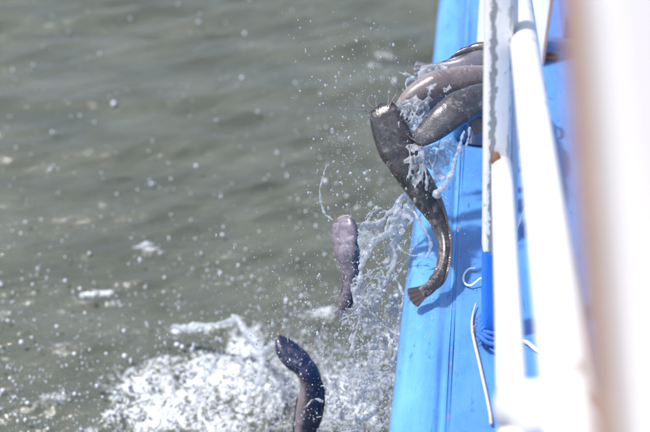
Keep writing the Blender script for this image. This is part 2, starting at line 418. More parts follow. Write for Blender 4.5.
# sloping upper rail
u0, u1 = P(514, -40, 1 / .358), P(584, 520, 1 / .951)
tag(tube('sloping_rail', [u0, u0.lerp(u1, .5), u1], .0255, rail_c, boat, 20), 'sloping upper white rail, out of focus')
# cross rail low in the picture
tag(tube('cross_rail', [P(513, 408, 1.60), P(560, 408, 1.54), P(680, 412, 1.45)], .036, rail_w, boat, 20))
# broad cabin pillar next to the camera with a rusty edge
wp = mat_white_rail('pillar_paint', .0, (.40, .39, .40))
pil_a, pil_b = P(652, -160, .84), P(756, 620, .56)
tag(box_between('cabin_pillar', pil_a, pil_b, CX, .118, .10, wp, boat, .012), 'wide white pillar close to the camera with a rusty edge')
n_ = (pil_b - pil_a).normalized(); sd = (CX - n_ * CX.dot(n_)).normalized()
tag(box_between('rusty_edge', pil_a - sd * .062, pil_b - sd * .062, CX, .012, .02, mat_plain('rusty_edge_paint', (.20, .125, .095), .8, .4, 30), boat, .004))

# ------------------------------------------------------------------ things on the deck
# white board standing beyond the fish
def slab(name, corners, thick_dir, mat, label=None, cat=None, parent=None):
    A = [Vector(c) for c in corners]; B = [c + Vector(thick_dir) for c in A]; n = len(A)
    F = [tuple(range(n)), tuple(range(n, 2 * n))[::-1]] + [(i, i + n, (i + 1) % n + n, (i + 1) % n) for i in range(n)]
    o = obj(name, A + B, F, mat, parent, smooth=False)
    bv = o.modifiers.new('b', 'BEVEL'); bv.width = .003; bv.segments = 2
    if label: tag(o, label, cat)
    return o
b0, b1 = Z(476, 62, DECK_Z + .003), Z(540, 46, DECK_Z + .003)
b1.y = b0.y; up_v = Vector((0.0, .10, .55))
bt = empty('white_board', b0); tag(bt, 'plain white board standing on the blue deck behind the flaking post', 'board')
slab('panel', [b0, b1, b1 + up_v + Vector((.035, 0, 0)), b0 + up_v + Vector((.0, 0, 0))], (0, .02, 0), mat_plain('white_gloss_board', (.83, .83, .86), .4, .04), parent=bt)
slab('edge_trim', [b1 + Vector((.001, -.004, 0)), b1 + Vector((.008, -.004, 0)), b1 + up_v + Vector((.043, -.004, 0)), b1 + up_v + Vector((.036, -.004, 0))], (0, .03, 0), mat_plain('brown_wood_trim', (.35, .22, .14), .7, .3), parent=bt)

# dark blue tub the fish are tipped from
tb = Z(487, 151, DECK_Z); tub = empty('tub', tb); tag(tub, 'dark navy plastic tub on the deck behind the post and the tipped out fish', 'tub')
navy = mat_plain('navy_plastic', (.012, .03, .10), .22, .3, 25, Coat_Weight=.6)
def tub_shell():
    V, F = [], []; n = 40
    prof = [(.0, .002), (.085, .002), (.093, .012), (.112, .150), (.119, .152), (.119, .158), (.107, .158), (.104, .150), (.086, .018), (.0, .016)]
    for i in range(n):
        a = 2 * math.pi * i / n; ca = math.copysign(abs(math.cos(a)) ** .7, math.cos(a)); sa_ = math.copysign(abs(math.sin(a)) ** .7, math.sin(a))
        for r, z in prof: V.append((tb.x + r * ca * 1.0, tb.y + .10 + r * sa_ * .95, tb.z + z))
    m_ = len(prof)
    for i in range(n):
        for k in range(m_ - 1):
            F.append((i * m_ + k, ((i + 1) % n) * m_ + k, ((i + 1) % n) * m_ + k + 1, i * m_ + k + 1))
    return V, F
obj('shell', *tub_shell(), navy, tub)
for s in (-1, 1):
    tube('handle', [(tb.x + s * .117, tb.y + .06, tb.z + .14), (tb.x + s * .135, tb.y + .075, tb.z + .145), (tb.x + s * .135, tb.y + .125, tb.z + .145), (tb.x + s * .117, tb.y + .14, tb.z + .14)], .006, navy, tub, 8, 16)

# white cord hooked round the post foot
cordm = mat_plain('white_cord', (.78, .78, .76), .7, .12, 200)
def on_deck(px, py, h=.006): return Z(px, py, DECK_Z + h)
hk = [on_deck(*p) for p in ((475.5, 268, .012), (469, 269, .01), (464.5, 274, .008), (463.5, 280, .007), (466, 284.5, .007), (471, 285.5, .01), (476, 282, .016), (481, 278.5, .024), (487, 280, .032), (493, 286, .03))]
tag(tube('cord', hk, .0023, cordm, None, 8, 50), 'short white cord curling in a hook on the blue deck left of the post', 'cord')
# pale bent cane
st = [on_deck(*p) for p in ((476, 303, .012), (473.5, 312, .009), (472, 322, .009), (472.5, 332, .009), (475, 345, .009), (479, 362, .009), (483, 380, .009), (487, 398, .009), (490, 414, .010), (491, 424, .012))]
tag(tube('bent_cane', st, [.0012, .0024, .0032, .0033, .0032, .003, .003], mat_plain('pale_cane', (.50, .42, .34), .6, .25, 120), None, 8, 50), 'thin pale bent cane lying on the deck left of the lower rail', 'cane')
# lashing at the foot of the post
ls = empty('rope_lashing', on_deck(485, 330)); tag(ls, 'frayed blue rope lashing with a dark stub knotted at the foot of the flaking post', 'rope')
bl = mat_plain('blue_rope', (.03, .13, .48), .85, .4, 220); br = mat_plain('old_brown_rope', (.20, .15, .11), .9, .5, 150)
for k in range(4):
    c = on_deck(492, 322 + 4 * k, .02 + .004 * k)
    tube('rope_turn', [c + CX * (.027 * math.cos(a)) + Vector((0, 1, 0)) * (.03 * math.sin(a)) + Vector((0, 0, .004 * math.sin(3 * a + k))) for a in np.linspace(0, 6.283, 30)], .0048, bl, ls, 8)
for pts, rr in ((((474, 327, .006), (479, 331, .012), (483, 338, .012), (487, 348, .006)), .0042), (((477, 322, .01), (483, 326, .02), (488, 334, .016), (492, 346, .006)), .0036), (((478, 318, .012), (484, 322, .02), (490, 326, .02)), .005)):
    tube('rope_end', [on_deck(*p) for p in pts], [rr, rr, rr * .6], br, ls, 8, 20)
for k in range(9):
    a = random.uniform(-2.6, -.4); p0 = on_deck(481 + random.uniform(-3, 3), 330 + random.uniform(-6, 8), .014)
    p1 = p0 + Vector((math.cos(a) * .02, math.sin(a) * .02, -.004)); tube('frayed_strand', [p0, p0.lerp(p1, .5) + Vector((0, 0, .006)), p1], [.0016, .0012, .0006], br if k % 2 else bl, ls, 6, 8)
# thin wire across the gap between post and sloping rail
tag(tube('wire', [on_deck(534, 188, .05), on_deck(528, 203, .04), on_deck(522, 216, .035), on_deck(514, 236, .02)], .0026, mat_plain('pale_wire', (.72, .68, .66), .5), None, 8, 20), 'thin pale wire slanting over the deck between post and sloping rail', 'wire')
tag(tube('cord', [on_deck(520, 340, .012), on_deck(528, 343, .008), on_deck(535, 349, .008), on_deck(541, 352, .01)], .004, cordm, None, 8, 20), 'scrap of white cord on the deck between the lower and sloping rails', 'cord')

# ------------------------------------------------------------------ fish
def fan(name, root, ax_len, ax_span, n_rays, length, spread, mat, parent, thick=.0008, ragged=.07, flat=.0, rows=8, rooth=None):
    """a fin of rays fanning out from root : outline rounded, edge ragged, thin but solid"""
    L_ = Vector(ax_len).normalized(); S_ = Vector(ax_span); S_ = (S_ - L_ * S_.dot(L_)).normalized(); N_ = L_.cross(S_)
    V, F, ray = [], [], []; m = n_rays * 2 + 1
    for sd_ in (1, -1):
        for j in range(rows + 1):
            u = j / rows
            for i in range(m):
                t = i / (m - 1) * 2 - 1; a = t * spread
                ln = length * (1 - flat * t * t) * (1 - (ragged if i % 2 == 0 else 0) * u * u * (.5 + .5 * random.random()))
                p = Vector(root) + S_ * (t * (length * .16 if rooth is None else rooth)) + (L_ * math.cos(a) + S_ * math.sin(a)) * (ln * u) + N_ * (thick * sd_ * (1.2 - u) + .018 * length * math.sin(i * 1.1 + 3 * u) * u)
                V.append(p); ray.append(i / 2)
    off = (rows + 1) * m
    for s_ in (0, 1):
        for j in range(rows):
            for i in range(m - 1):
                q = (j * m + i, j * m + i + 1, (j + 1) * m + i + 1, (j + 1) * m + i)
                F.append(tuple(v + s_ * off for v in (q if s_ == 0 else q[::-1])))
    rim = [j * m for j in range(rows + 1)] + [rows * m + i for i in range(1, m)] + [j * m + m - 1 for j in range(rows - 1, -1, -1)]
    for a_, b_ in zip(rim[:-1], rim[1:]): F.append((a_, b_, b_ + off, a_ + off))
    return obj(name, V, F, mat, parent, attrs={'ray': ray})

def fish(label, pts, skin, fin, lip, k=.75, barbels=None, pect=(1, 1), dorsal=(.36, .93), anal=(.52, .93), fin_h=.30, tail=None, seg=28, n=110, bend=None, eye=True, head=.22, tail_len=1.0):
    """pts : (px, py, distance, apparent width in px, roll in degrees) from the snout to the root of the tail fin"""
    C = catmull(pts, n); pos = np.array([list(P(c[0], c[1], c[2])) for c in C]); wid = np.maximum(C[:, 3], 1.0) * C[:, 2] / FPX
    T = np.gradient(pos, axis=0); T /= np.linalg.norm(T, axis=1)[:, None]
    cl = np.concatenate([[0], np.cumsum(np.linalg.norm(np.diff(pos, axis=0), axis=1))]); s = cl / cl[-1]
    root = empty('catfish', pos[n // 2]); tag(root, label, 'catfish', 'live catfish tipped overboard')
    V, dors, Fc, Dv, Lv, RL, RD = [], [], [], [], [], [], []
    for i in range(n):
        t = Vector(T[i]); c = (CAM - Vector(pos[i])).normalized(); D = (c - t * c.dot(t)).normalized()
        D = Quaternion(t, R(C[i, 4])) @ D; L = t.cross(D)
        kk = np.interp(s[i], [0, head, .5, 1], [k * .62, k * .85, k * 1.15, k * 2.3]); rr = R(C[i, 4])
        hw = wid[i] * .5
        rl = hw / math.sqrt(math.cos(rr) ** 2 + (kk * math.sin(rr)) ** 2); rd = rl * kk
        gill = 1 + .05 * math.exp(-((s[i] - head) / .03) ** 2) - .035 * math.exp(-((s[i] - head - .05) / .02) ** 2)
        snout = min(1, (s[i] / .03 + .02)) ** .5 if s[i] < .03 else 1
        thin = 1 - .78 * max(0, (s[i] - .86) / .14) ** 1.2; rl *= thin
        rl *= gill; rd *= gill * (.55 + .45 * snout); RL.append(rl); RD.append(rd); Dv.append(D); Lv.append(L)
        for q in range(seg):
            a = 2 * math.pi * q / seg; ca, sa_ = math.cos(a), math.sin(a)
            e = .86 if s[i] < head else .95
            x = math.copysign(abs(ca) ** e, ca) * rl; y = math.copysign(abs(sa_) ** e, sa_) * rd
            if s[i] < head + .04:                     # flat bony skull with a shallow groove on top, cheeks below
                g = math.exp(-(ca / .25) ** 2) if sa_ > 0 else 0
                y -= rd * .13 * g * min(1, s[i] / .05) * max(0, 1 - s[i] / (head + .04))
                if sa_ < 0: y *= .85
            V.append(Vector(pos[i]) + L * x + D * y); dors.append(sa_)
    for i in range(n - 1):
        for q in range(seg):
            q2 = (q + 1) % seg; Fc.append((i * seg + q, i * seg + q2, (i + 1) * seg + q2, (i + 1) * seg + q))
    t0 = Vector(T[0]); tip = Vector(pos[0]) - t0 * RL[0] * .35; V.append(tip); dors.append(0.2); ti = len(V) - 1
    V.append(Vector(pos[-1]) + Vector(T[-1]) * RL[-1] * .5); dors.append(0); te = len(V) - 1
    for q in range(seg):
        q2 = (q + 1) % seg; Fc.append((ti, q2, q)); Fc.append((te, (n - 1) * seg + q, (n - 1) * seg + q2))
    obj('body', V, Fc, skin, root, attrs={'dors': dors})
    for i in range(4, n - 6):
        for q in range(seg):
            v = V[i * seg + q]; nn = (v - Vector(pos[i])).normalized()
            if nn.dot((CAM - v).normalized()) > .25 or nn.z > .4: WET.append(v + nn * .0004)
    at = lambda u: min(n - 1, max(0, int(np.searchsorted(s, u))))
    pt = lambda u, a, b: Vector(pos[at(u)]) + Lv[at(u)] * (RL[at(u)] * a) + Dv[at(u)] * (RD[at(u)] * b)
    # lips round the front of the mouth
    lp = [pt(.012, .97 * math.cos(a), -.15) - t0 * (RL[0] * .36 * math.sin(a)) for a in np.linspace(-.15, math.pi + .15, 22)]
    tube('lip', lp, [.0010, .0017, .0019, .0017, .0010], lip, root, 8)
    mt = [pt(.045, .86 * math.cos(a), -.70) - t0 * (RL[0] * .20 * math.sin(a)) for a in np.linspace(0, math.pi, 20)]
    tube('mouth', mt, [.0003, .0007, .0008, .0007, .0003], M_BARB, root, 6)
    if eye:
        for sg in (-1, 1):
            c = pt(.085, sg * .80, .52); bm = bmesh.new(); bmesh.ops.create_uvsphere(bm, u_segments=12, v_segments=8, radius=.0028)
            me = bpy.data.meshes.new('eye'); bm.to_mesh(me); bm.free(); me.materials.append(M_EYE); me.polygons.foreach_set('use_smooth', [True] * len(me.polygons))
            o = bpy.data.objects.new('eye', me); COL.objects.link(o); o.parent = root; o.location = c - root.location
    # long low fins along back and belly
    for nm, (a0, a1), sgn in (('dorsal_fin', dorsal, 1), ('anal_fin', anal, -1)):
        idx = [i for i in range(n) if a0 <= s[i] <= a1]
        if len(idx) < 4: continue
        V2, F2, ray = [], [], []; H = 4; mm = len(idx)
        for side in (1, -1):
            for h in range(H + 1):
                for j, i in enumerate(idx):
                    u = j / (mm - 1); hh = fin_h * .02 * min(1, u * 7) * min(1, (1 - u) * 9 + .25) * (1 + .04 * (j % 2))
                    off = Dv[i] * (sgn * (RD[i] * .93 + hh * h / H)) + Lv[i] * (.0025 * math.sin(j * .35) * h / H + side * .0007 * (1.2 - h / H))
                    V2.append(Vector(pos[i]) + off); ray.append(j * .8)
        ob = (H + 1) * mm
        for sd2 in (0, 1):
            for h in range(H):
                for j in range(mm - 1):
                    q = (h * mm + j, h * mm + j + 1, (h + 1) * mm + j + 1, (h + 1) * mm + j); F2.append(tuple(v + sd2 * ob for v in (q if sd2 == 0 else q[::-1])))
        rim = [h * mm for h in range(H + 1)] + [H * mm + j for j in range(1, mm)] + [h * mm + mm - 1 for h in range(H - 1, -1, -1)]
        for a_, b_ in zip(rim[:-1], rim[1:]): F2.append((a_, b_, b_ + ob, a_ + ob))
        obj(nm, V2, F2, fin, root, attrs={'ray': ray})
    # tail fin
    tl = Vector(T[-1]); tdir = tl if bend is None else (tl + bend).normalized()
    fan('tail_fin', Vector(pos[-1]) - tl * .006, tdir, Dv[-1], 12, .042 * tail_len, R(17), fin, root, flat=.18, rooth=RD[-1] * .9, thick=.0016)
    # pectoral fins
    for sg, on in ((-1, pect[0]), (1, pect[1])):
        if on:
            i = at(head + .03); p0 = pt(head + .03, sg * .86, -.35)
            fan('pectoral_fin', p0, Vector(T[i]) * .6 + Lv[i] * sg * .9 - Dv[i] * .35, Vector(T[i]), 6, .034 * on, R(34), fin, root, flat=.2)
    # barbels : given in the photograph's pixels or spread by themselves
    if barbels is None:
        barbels = []
        for sg in (-1, 1):
            for q, (aa, ln) in enumerate(((.3, .035), (.7, .05), (1.0, .03))):
                p0 = pt(.012, sg * aa * .95, -.1) - t0 * (RL[0] * .6 * (1 - aa))
                d1 = -t0 * (1 - .6 * aa) + Lv[0] * sg * aa + Dv[0] * random.uniform(-.3, .5)
                barbels.append([p0, p0 + d1 * ln * .5, p0 + d1 * ln + Dv[0] * .012 - t0 * .006 * q])
    for b in barbels: tube('barbel', b, [.0017, .0012, .0007, .0004], M_BARB, root, 6, 18)
    return root

WET = []
M_EYE = mat_plain('fish_eye', (.012, .011, .010), .08, .2)
M_BARB = mat_plain('barbel_skin', (.20, .15, .15), .3, .3, 90)
M_LIP = mat_plain('pale_lip', (.42, .33, .31), .3, .2, 90)
sk_dark = mat_fish('dark_grey_skin', (.044, .043, .047), (.25, .21, .21), -.45, .35, .9)
sk_dark2 = mat_fish('slate_skin', (.052, .052, .062), (.30, .25, .26), -.45, .35, .6)
sk_pale = mat_fish('pale_pink_skin', (.16, .135, .14), (.32, .275, .275), -.1, .6, .4)
sk_lav = mat_fish('lavender_grey_skin', (.135, .135, .165), (.27, .26, .30), 0, .5, .25)
sk_brn = mat_fish('brown_skin', (.10, .082, .078), (.26, .21, .20), -.2, .4, .3)
sk_navy = mat_fish('blue_black_skin', (.010, .016, .050), (.20, .16, .18), -.3, .25, .25)
sk_vio = mat_fish('violet_grey_skin', (.030, .030, .065), (.21, .185, .235), -.1, .5, .4)
fin_g = mat_fin('grey_brown_fin', (.14, .115, .115)); fin_d = mat_fin('dark_fin', (.15, .12, .12)); fin_p = mat_fin('pink_fin', (.24, .17, .165)); fin_l = mat_fin('lavender_fin', (.30, .29, .36)); fin_n = mat_fin('navy_fin', (.05, .045, .09))

def PB(d, *pts): return [P(x, y, d + i * .0) for i, (x, y) in enumerate(pts)]
D1 = 2.72
fish('large dark catfish diving over the rub rail, back to the camera and barbels spread',
     [(382, 107, D1, 25, 6), (384.5, 114, D1, 31, 6), (388, 124, D1, 35, 5), (393, 138, D1, 37.5, 2), (399, 152, D1, 36, -2), (407, 166, D1, 34, -8), (417, 182, D1 + .01, 31, -18), (427, 198, D1 + .01, 28, -32),
      (435.5, 213, D1 + .01, 22, -48), (442, 230, D1, 14.5, -62), (445, 247, D1 - .02, 10, -74), (443.5, 263, D1 - .04, 9, -80), (439, 277, D1 - .06, 10, -84), (430, 287.5, D1 - .09, 12.5, -88), (421, 293, D1 - .105, 14, -90)],
     sk_dark, fin_g, M_LIP, k=.62, fin_h=.30, tail_len=.95, head=.20, pect=(0, 0), bend=None,
     barbels=[PB(D1 - .01, (374, 108), (369, 104), (368, 98), (370, 95)), PB(D1 - .01, (377, 107), (376, 101), (378, 97)), PB(D1 - .02, (387, 107), (389, 100), (388, 93), (391, 88), (388, 84)),
              PB(D1 - .01, (389, 107), (393, 99), (397, 92), (395, 84), (389, 76)), PB(D1, (370, 112), (362, 110), (352, 109), (338, 107)), PB(D1, (371, 116), (366, 116), (361, 115)), PB(D1, (404, 143), (410, 142.5), (417, 141))])
D2 = 2.70
fish('slate dark catfish sliding out head down in front of the paler ones',
     [(416.5, 142.5, D2, 9, -18), (419, 140.5, D2, 16, -18), (424, 136, D2, 21, -18), (433, 128.5, D2, 27, -16), (444, 119, D2, 31, -14), (457, 109.5, D2 + .01, 33, -12), (471, 103, D2 + .03, 34, -10), (487, 99, D2 + .06, 33, -10),
      (503, 97, D2 + .12, 28, -20), (516, 98, D2 + .22, 20, -30), (524, 101, D2 + .34, 14, -40), (528, 105, D2 + .42, 10, -50)],
     sk_dark2, fin_p, M_LIP, k=.66, head=.20, pect=(0, 1.15), fin_h=.25, tail_len=.8,
     barbels=[PB(D2 - .01, (421, 146), (425, 151), (427, 158), (428, 166)), PB(D2 - .01, (418, 146), (419, 150), (424, 155)), PB(D2, (416, 141), (411, 138), (406, 133)), PB(D2, (416, 144), (408, 145), (400, 143))])
D3 = 2.80
fish('large pale pinkish catfish half covered by water behind the slate one',
     [(398, 124, D3, 14, 30), (401, 119, D3, 22, 30), (408, 111, D3, 30, 30), (420, 100, D3, 36, 28), (436, 91, D3, 38, 26), (455, 85, D3 + .01, 36, 22), (474, 82, D3 + .03, 33, 20), (494, 81, D3 + .08, 29, 20), (512, 84, D3 + .18, 22, 20), (524, 90, D3 + .3, 14, 20), (530, 96, D3 + .36, 10, 20)],
     sk_pale, fin_p, M_LIP, k=.8, head=.2, pect=(0, 0), fin_h=.2, tail_len=.7, barbels=[])
D4 = 2.88
fish('lavender grey catfish with its square tail fin sticking out to the left',
     [(535, 86, D4 + .3, 10, 80), (528, 80, D4 + .22, 16, 80), (516, 70, D4 + .12, 20, 80), (500, 63, D4 + .05, 21, 82), (484, 61, D4 + .02, 20, 84), (468, 64, D4, 18, 86), (452, 68, D4, 16, 88), (440, 70, D4, 15, 90), (427, 70.5, D4, 13, 90)],
     sk_lav, fin_l, M_LIP, k=.8, head=.2, pect=(0, 0), fin_h=.22, tail_len=.9, dorsal=(.3, .96), anal=(.5, .96))
D5 = 2.98
fish('brown catfish arched over the top of the heap of fish',
     [(532, 84, D5 + .25, 8, 50), (526, 74, D5 + .2, 14, 50), (516, 62, D5 + .12, 16, 50), (503, 53, D5 + .05, 17, 50), (488, 50, D5, 17, 50), (472, 52, D5, 15, 50), (459, 57.5, D5, 13, 50), (449, 63.5, D5, 9, 50)],
     sk_brn, fin_d, M_LIP, k=.9, head=.2, pect=(0, 0), fin_h=.18, tail_len=.4)
D6 = 3.02
fish('violet grey catfish dropping tail down in mid air left of the rub rail',
     [(342.5, 218, D6, 12, -140), (343.5, 221, D6, 20, -140), (344, 226, D6, 25, -140), (345, 236, D6, 26, -140), (346.5, 250, D6, 25, -135), (349, 262, D6 + .01, 22, -130), (351.5, 274, D6 + .02, 20, -125), (351.5, 286, D6 + .03, 18, -115), (348, 298, D6 + .04, 15, -105), (343, 310, D6 + .05, 10, -95)],
     sk_vio, fin_l, M_LIP, k=.75, head=.24, pect=(0, 0), fin_h=.2, tail_len=.7,
     barbels=[PB(D6, (350, 219), (351, 215), (350, 211)), PB(D6, (337, 220), (335, 217), (334, 214))])
D7 = 3.22
fish('blue black catfish twisting into the foam at the bottom of the picture',
     [(280, 336, D7, 5, -20), (281.5, 341, D7, 14, -20), (286, 349, D7, 22, -22), (293, 357, D7, 24, -30), (301, 364, D7, 23, -45), (308, 373, D7, 22, -62), (311, 385, D7 + .01, 23, -74), (311, 398, D7 + .02, 26, -80), (309, 412, D7 + .03, 26, -84), (306, 425, D7 + .04, 23, -86), (304, 438, D7 + .05, 19, -88), (304, 452, D7 + .06, 10, -85)],
     sk_navy, fin_n, M_LIP, k=.85, head=.24, pect=(0, 0), fin_h=.3, tail_len=.7,
     barbels=[PB(D7, (279, 336), (279, 330), (277, 322)), PB(D7, (282, 338), (284, 333), (288, 330))])

# ------------------------------------------------------------------ splashes
def ico(sub):
    bm = bmesh.new(); bmesh.ops.create_icosphere(bm, subdivisions=sub, radius=1)
    v = np.array([list(q.co) for q in bm.verts]); f = np.array([[w_.index for w_ in q.verts] for q in bm.faces]); bm.free(); return v, f
IV1, IF1 = ico(1); IV2, IF2 = ico(2)
def spheres(name, centers, radii, mat, stretch=None, hi=False, smooth=True):
    iv, if_ = (IV2, IF2) if hi else (IV1, IF1)
    c = np.asarray(centers, dtype=float); r = np.asarray(radii, dtype=float); n = len(c); sc = np.repeat(r[:, None], 3, 1)
    if stretch is not None: sc = sc * stretch
    V = (iv[None] * sc[:, None, :] + c[:, None, :]).reshape(-1, 3); F = (if_[None] + (np.arange(n) * len(iv))[:, None, None]).reshape(-1, 3)
    return obj(name, V, F, mat, smooth=smooth)
BALLS_C, BALLS_R = [], []; THICK = 1.45
def strand(pts, r, jit=.34, wob=.0032, beads=.8, step=.42):
    """one liquid ligament : pts (px, py, distance), r a list of radii in mm"""
    W = [P(*p) for p in pts]; L = sum((W[i + 1] - W[i]).length for i in range(len(W) - 1)); n = max(8, int(L / .0016))
    C = catmull(W, n); u = np.linspace(0, 1, n); rr = np.interp(u, np.linspace(0, 1, len(r)), r) * 1e-3 * THICK
    s = u * L * 1000; ph = random.random() * 100
    rr = rr * (1 + jit * np.array([math.sin(x * .21 + ph) + .6 * math.sin(x * .53 + 2 * ph) for x in s]) * beads)
    for ax in range(3): C[:, ax] += wob * pnoise(s * .045 + ph, np.full(n, ax * 7.3 + ph)) + wob * .5 * pnoise(s * .13 + ph, np.full(n, ax * 3.1))
    for i in range(n):
        BALLS_C.append(C[i]); BALLS_R.append(max(.0009, rr[i]))
    return C
def wander(p, d, ln, r, depth_dir=0):
    """a random ligament thrown from p (px, py, distance) in the screen direction d, pulled down by gravity, sometimes forking"""
    pts = [p]; x, y, z = p; dx, dy = d; n = random.randint(4, 7); vz = random.uniform(-.012, .012)
    for i in range(n):
        x += dx * ln / n; y += dy * ln / n; z += vz; dy += .16; dx += random.uniform(-.35, .35); dy += random.uniform(-.3, .3)
        pts.append((x, y, z))
        if random.random() < .22 and ln > 20: wander((x, y, z), (dx + random.uniform(-.9, .9), dy + random.uniform(-.5, .7)), ln * .5, r * .7)
    strand(pts, [r * random.uniform(.6, 1.3), r, r * .6, r * .8, r * .3])
    ex, ey, ez = pts[-1]
    for k in range(random.randint(1, 4)):
        BALLS_C.append(list(P(ex + dx * (3 + 3 * k) + random.uniform(-1.5, 1.5), ey + (3 + 3 * k) * dy + random.uniform(-1, 2), ez))); BALLS_R.append(r * 1e-3 * random.uniform(.4, 1.0))
def film(poly_px, d, holes=.1, t=.0016, amp=.006, seed=0):
    """a thin torn sheet of water : little balls laid densely on a wavy surface inside a polygon, holes left open"""
    xs_ = [p[0] for p in poly_px]; ys_ = [p[1] for p in poly_px]; st_ = .62
    gx, gy = np.meshgrid(np.arange(min(xs_), max(xs_), st_), np.arange(min(ys_), max(ys_), st_)); gx = gx.ravel(); gy = gy.ravel()
    ins = np.zeros(len(gx), bool); j = len(poly_px) - 1
    for i in range(len(poly_px)):
        xi, yi = poly_px[i]; xj, yj = poly_px[j]
        ins ^= ((yi > gy) != (yj > gy)) & (gx < (xj - xi) * (gy - yi) / (yj - yi + 1e-9) + xi); j = i
    gx, gy = gx[ins], gy[ins]; nz = fbm(gx * .09 + seed, gy * .09, 4); k_ = nz > holes - .5
    gx, gy, nz = gx[k_], gy[k_], nz[k_]
    dd = d + amp * fbm(gx * .06 + seed * 3, gy * .06, 3) * 1.5 + amp * .35 * fbm(gx * .25, gy * .25 + seed, 2)
    rr = t * (1 + .6 * pnoise(gx * .2, gy * .2 + seed)) 
    for a, b, c, r_ in zip(gx, gy, dd, rr): BALLS_C.append(list(P(a, b, c))); BALLS_R.append(max(.0011, r_))
def flush(name, label, mat, voxel=.0016, group='splashes thrown up by the fish'):
    o = spheres(name, BALLS_C, BALLS_R, mat); BALLS_C.clear(); BALLS_R.clear()
    rm = o.modifiers.new('remesh', 'REMESH'); rm.mode = 'VOXEL'; rm.voxel_size = voxel; rm.use_smooth_shade = True
    sm = o.modifiers.new('smooth', 'SMOOTH'); sm.factor = .5; sm.iterations = 2
    tag(o, label, 'splash', group, 'stuff'); return o

sp_mat = mat_splash('splash_water', .32); sp_white = mat_splash('aerated_water', .38, .10); drop_mat = mat_splash('drop_water', .5, .08)

# 1 : streams between the falling fish and the rub rail
S = 2.80
strand([(335, 148, S), (330, 160, S), (323, 175, S), (320, 190, S), (321, 205, S), (327, 216, S), (334, 220, S)], [.6, .9, 1.5, 1.8, 2.2, 2.0, 1.6])
strand([(357, 224, S), (368, 223, S), (379, 222, S), (389, 213, S), (398, 203, S), (404, 196, S), (415, 193, S), (424, 188, S - .04), (427, 192, S - .06)], [1.6, 1.8, 2.2, 3.0, 4.5, 5, 4.2, 4, 3])
strand([(427, 190, S - .07), (436, 194, S - .07), (444, 197, S - .07), (449, 200, S - .07)], [3, 2.4, 1.6, 1.2])
strand([(425, 170, S - .07), (426, 180, S - .08), (427, 190, S - .07), (420, 200, S - .05), (408, 210, S - .02), (398, 218, S), (392, 229, S), (380, 238, S), (371, 248, S), (366, 257, S), (361, 270, S), (358, 284, S), (354, 298, S + .02)], [1.2, 2.2, 4.5, 4.2, 5, 6, 5, 4.5, 4.5, 4, 3.6, 4.5, 3])
strand([(398, 218, S), (404, 222, S), (400, 232, S), (393, 243, S), (396, 256, S), (392, 268, S), (386, 280, S), (378, 292, S)], [4, 5, 4, 3.4, 3, 3, 2.6, 2])
strand([(404, 205, S - .03), (414, 212, S - .04), (421, 224, S - .05), (428, 236, S - .05), (430, 250, S - .05), (424, 258, S - .05)], [3, 3.4, 3, 2.6, 3, 1.6])
strand([(396, 244, S), (404, 252, S - .02), (414, 256, S - .03), (422, 254, S - .04)], [2.4, 1.8, 1.5, 1.8])
strand([(388, 212, S), (380, 208, S), (372, 214, S), (366, 223, S)], [1.4, 1.6, 1.8, 1.4])
strand([(384, 236, S), (372, 240, S), (364, 252, S), (360, 262, S)], [2, 2.4, 2, 1.6])
strand([(356, 296, S + .02), (359, 310, S + .02), (358, 324, S + .02), (354, 338, S + .02), (351, 352, S + .02)], [3.2, 3.6, 2.2, 3.0, 3.8])
strand([(360, 304, S), (370, 312, S), (381, 323, S), (391, 331, S), (401, 337, S - .02)], [2, 1.6, 1.5, 1.8, 1.2])
strand([(366, 300, S), (358, 308, S), (349, 316, S), (340, 320, S)], [1.8, 1.5, 1.5, 2])
strand([(392, 268, S), (398, 284, S), (404, 296, S - .02), (401, 310, S - .02), (398, 326, S), (399, 345, S), (392, 360, S)], [2, 2.4, 3, 3, 3.4, 4, 3])
film([(360, 224), (387, 218), (380, 232), (370, 246), (362, 262), (357, 240)], S + .01, .12, .0012, .004, 3)
film([(396, 205), (418, 196), (426, 204), (412, 222), (402, 236), (388, 234)], S - .02, .20, .0018, .010, 5)
film([(388, 228), (402, 226), (400, 250), (392, 276), (380, 300), (366, 310), (372, 280), (384, 254)], S + .02, .42, .0018, .012, 41)
film([(352, 290), (380, 286), (398, 300), (404, 330), (398, 350), (370, 350), (356, 330)], S + .05, .55, .0020, .02, 44)
film([(350, 286), (366, 276), (364, 300), (354, 304)], S + .01, .2, .0016, .006, 8)
for q in range(34):
    wander((random.uniform(366, 408), random.uniform(205, 300), S + random.uniform(-.05, .06)), (random.uniform(-.8, .6), random.uniform(-.4, 1)), random.uniform(12, 34), random.uniform(1.1, 2.3))
flush('splash_streams', 'ragged clear streams of water joining the falling fish left of the rub rail', sp_mat)

# 2 : sheet of water over the big fish and the pale one
strand([(464, 131, D2 - .02), (461, 142, D2 - .03), (457, 155, D2 - .03), (453, 168, D2 - .03), (449, 179, D2 - .04), (442, 189, D2 - .05), (437, 195, D2 - .05)], [1.5, 3, 3.4, 4, 4.2, 4.8, 5.5], jit=.4)
strand([(470, 128, D2 - .02), (468, 140, D2 - .02), (463, 152, D2 - .02), (460, 162, D2 - .02)], [2, 2, 1.5, 1])
film([(406, 146), (413, 142), (423, 150), (426, 166), (421, 180), (414, 190), (409, 178), (403, 160)], D1 - .05, .50, .0010, .012, 17)
for q_ in range(9):
    x_ = random.uniform(405, 422); strand([(x_, 146, D1 - .05), (x_ + 3, 158, D1 - .055), (x_ + 3, 170, D1 - .05), (x_ + 1, random.uniform(176, 190), D1 - .05)], [1, 1.3, 1.2, .8])
film([(408, 146), (420, 148), (440, 150), (452, 150), (446, 178), (436, 184), (424, 176), (414, 160)], D1 + .03, .22, .0018, .016, 15)
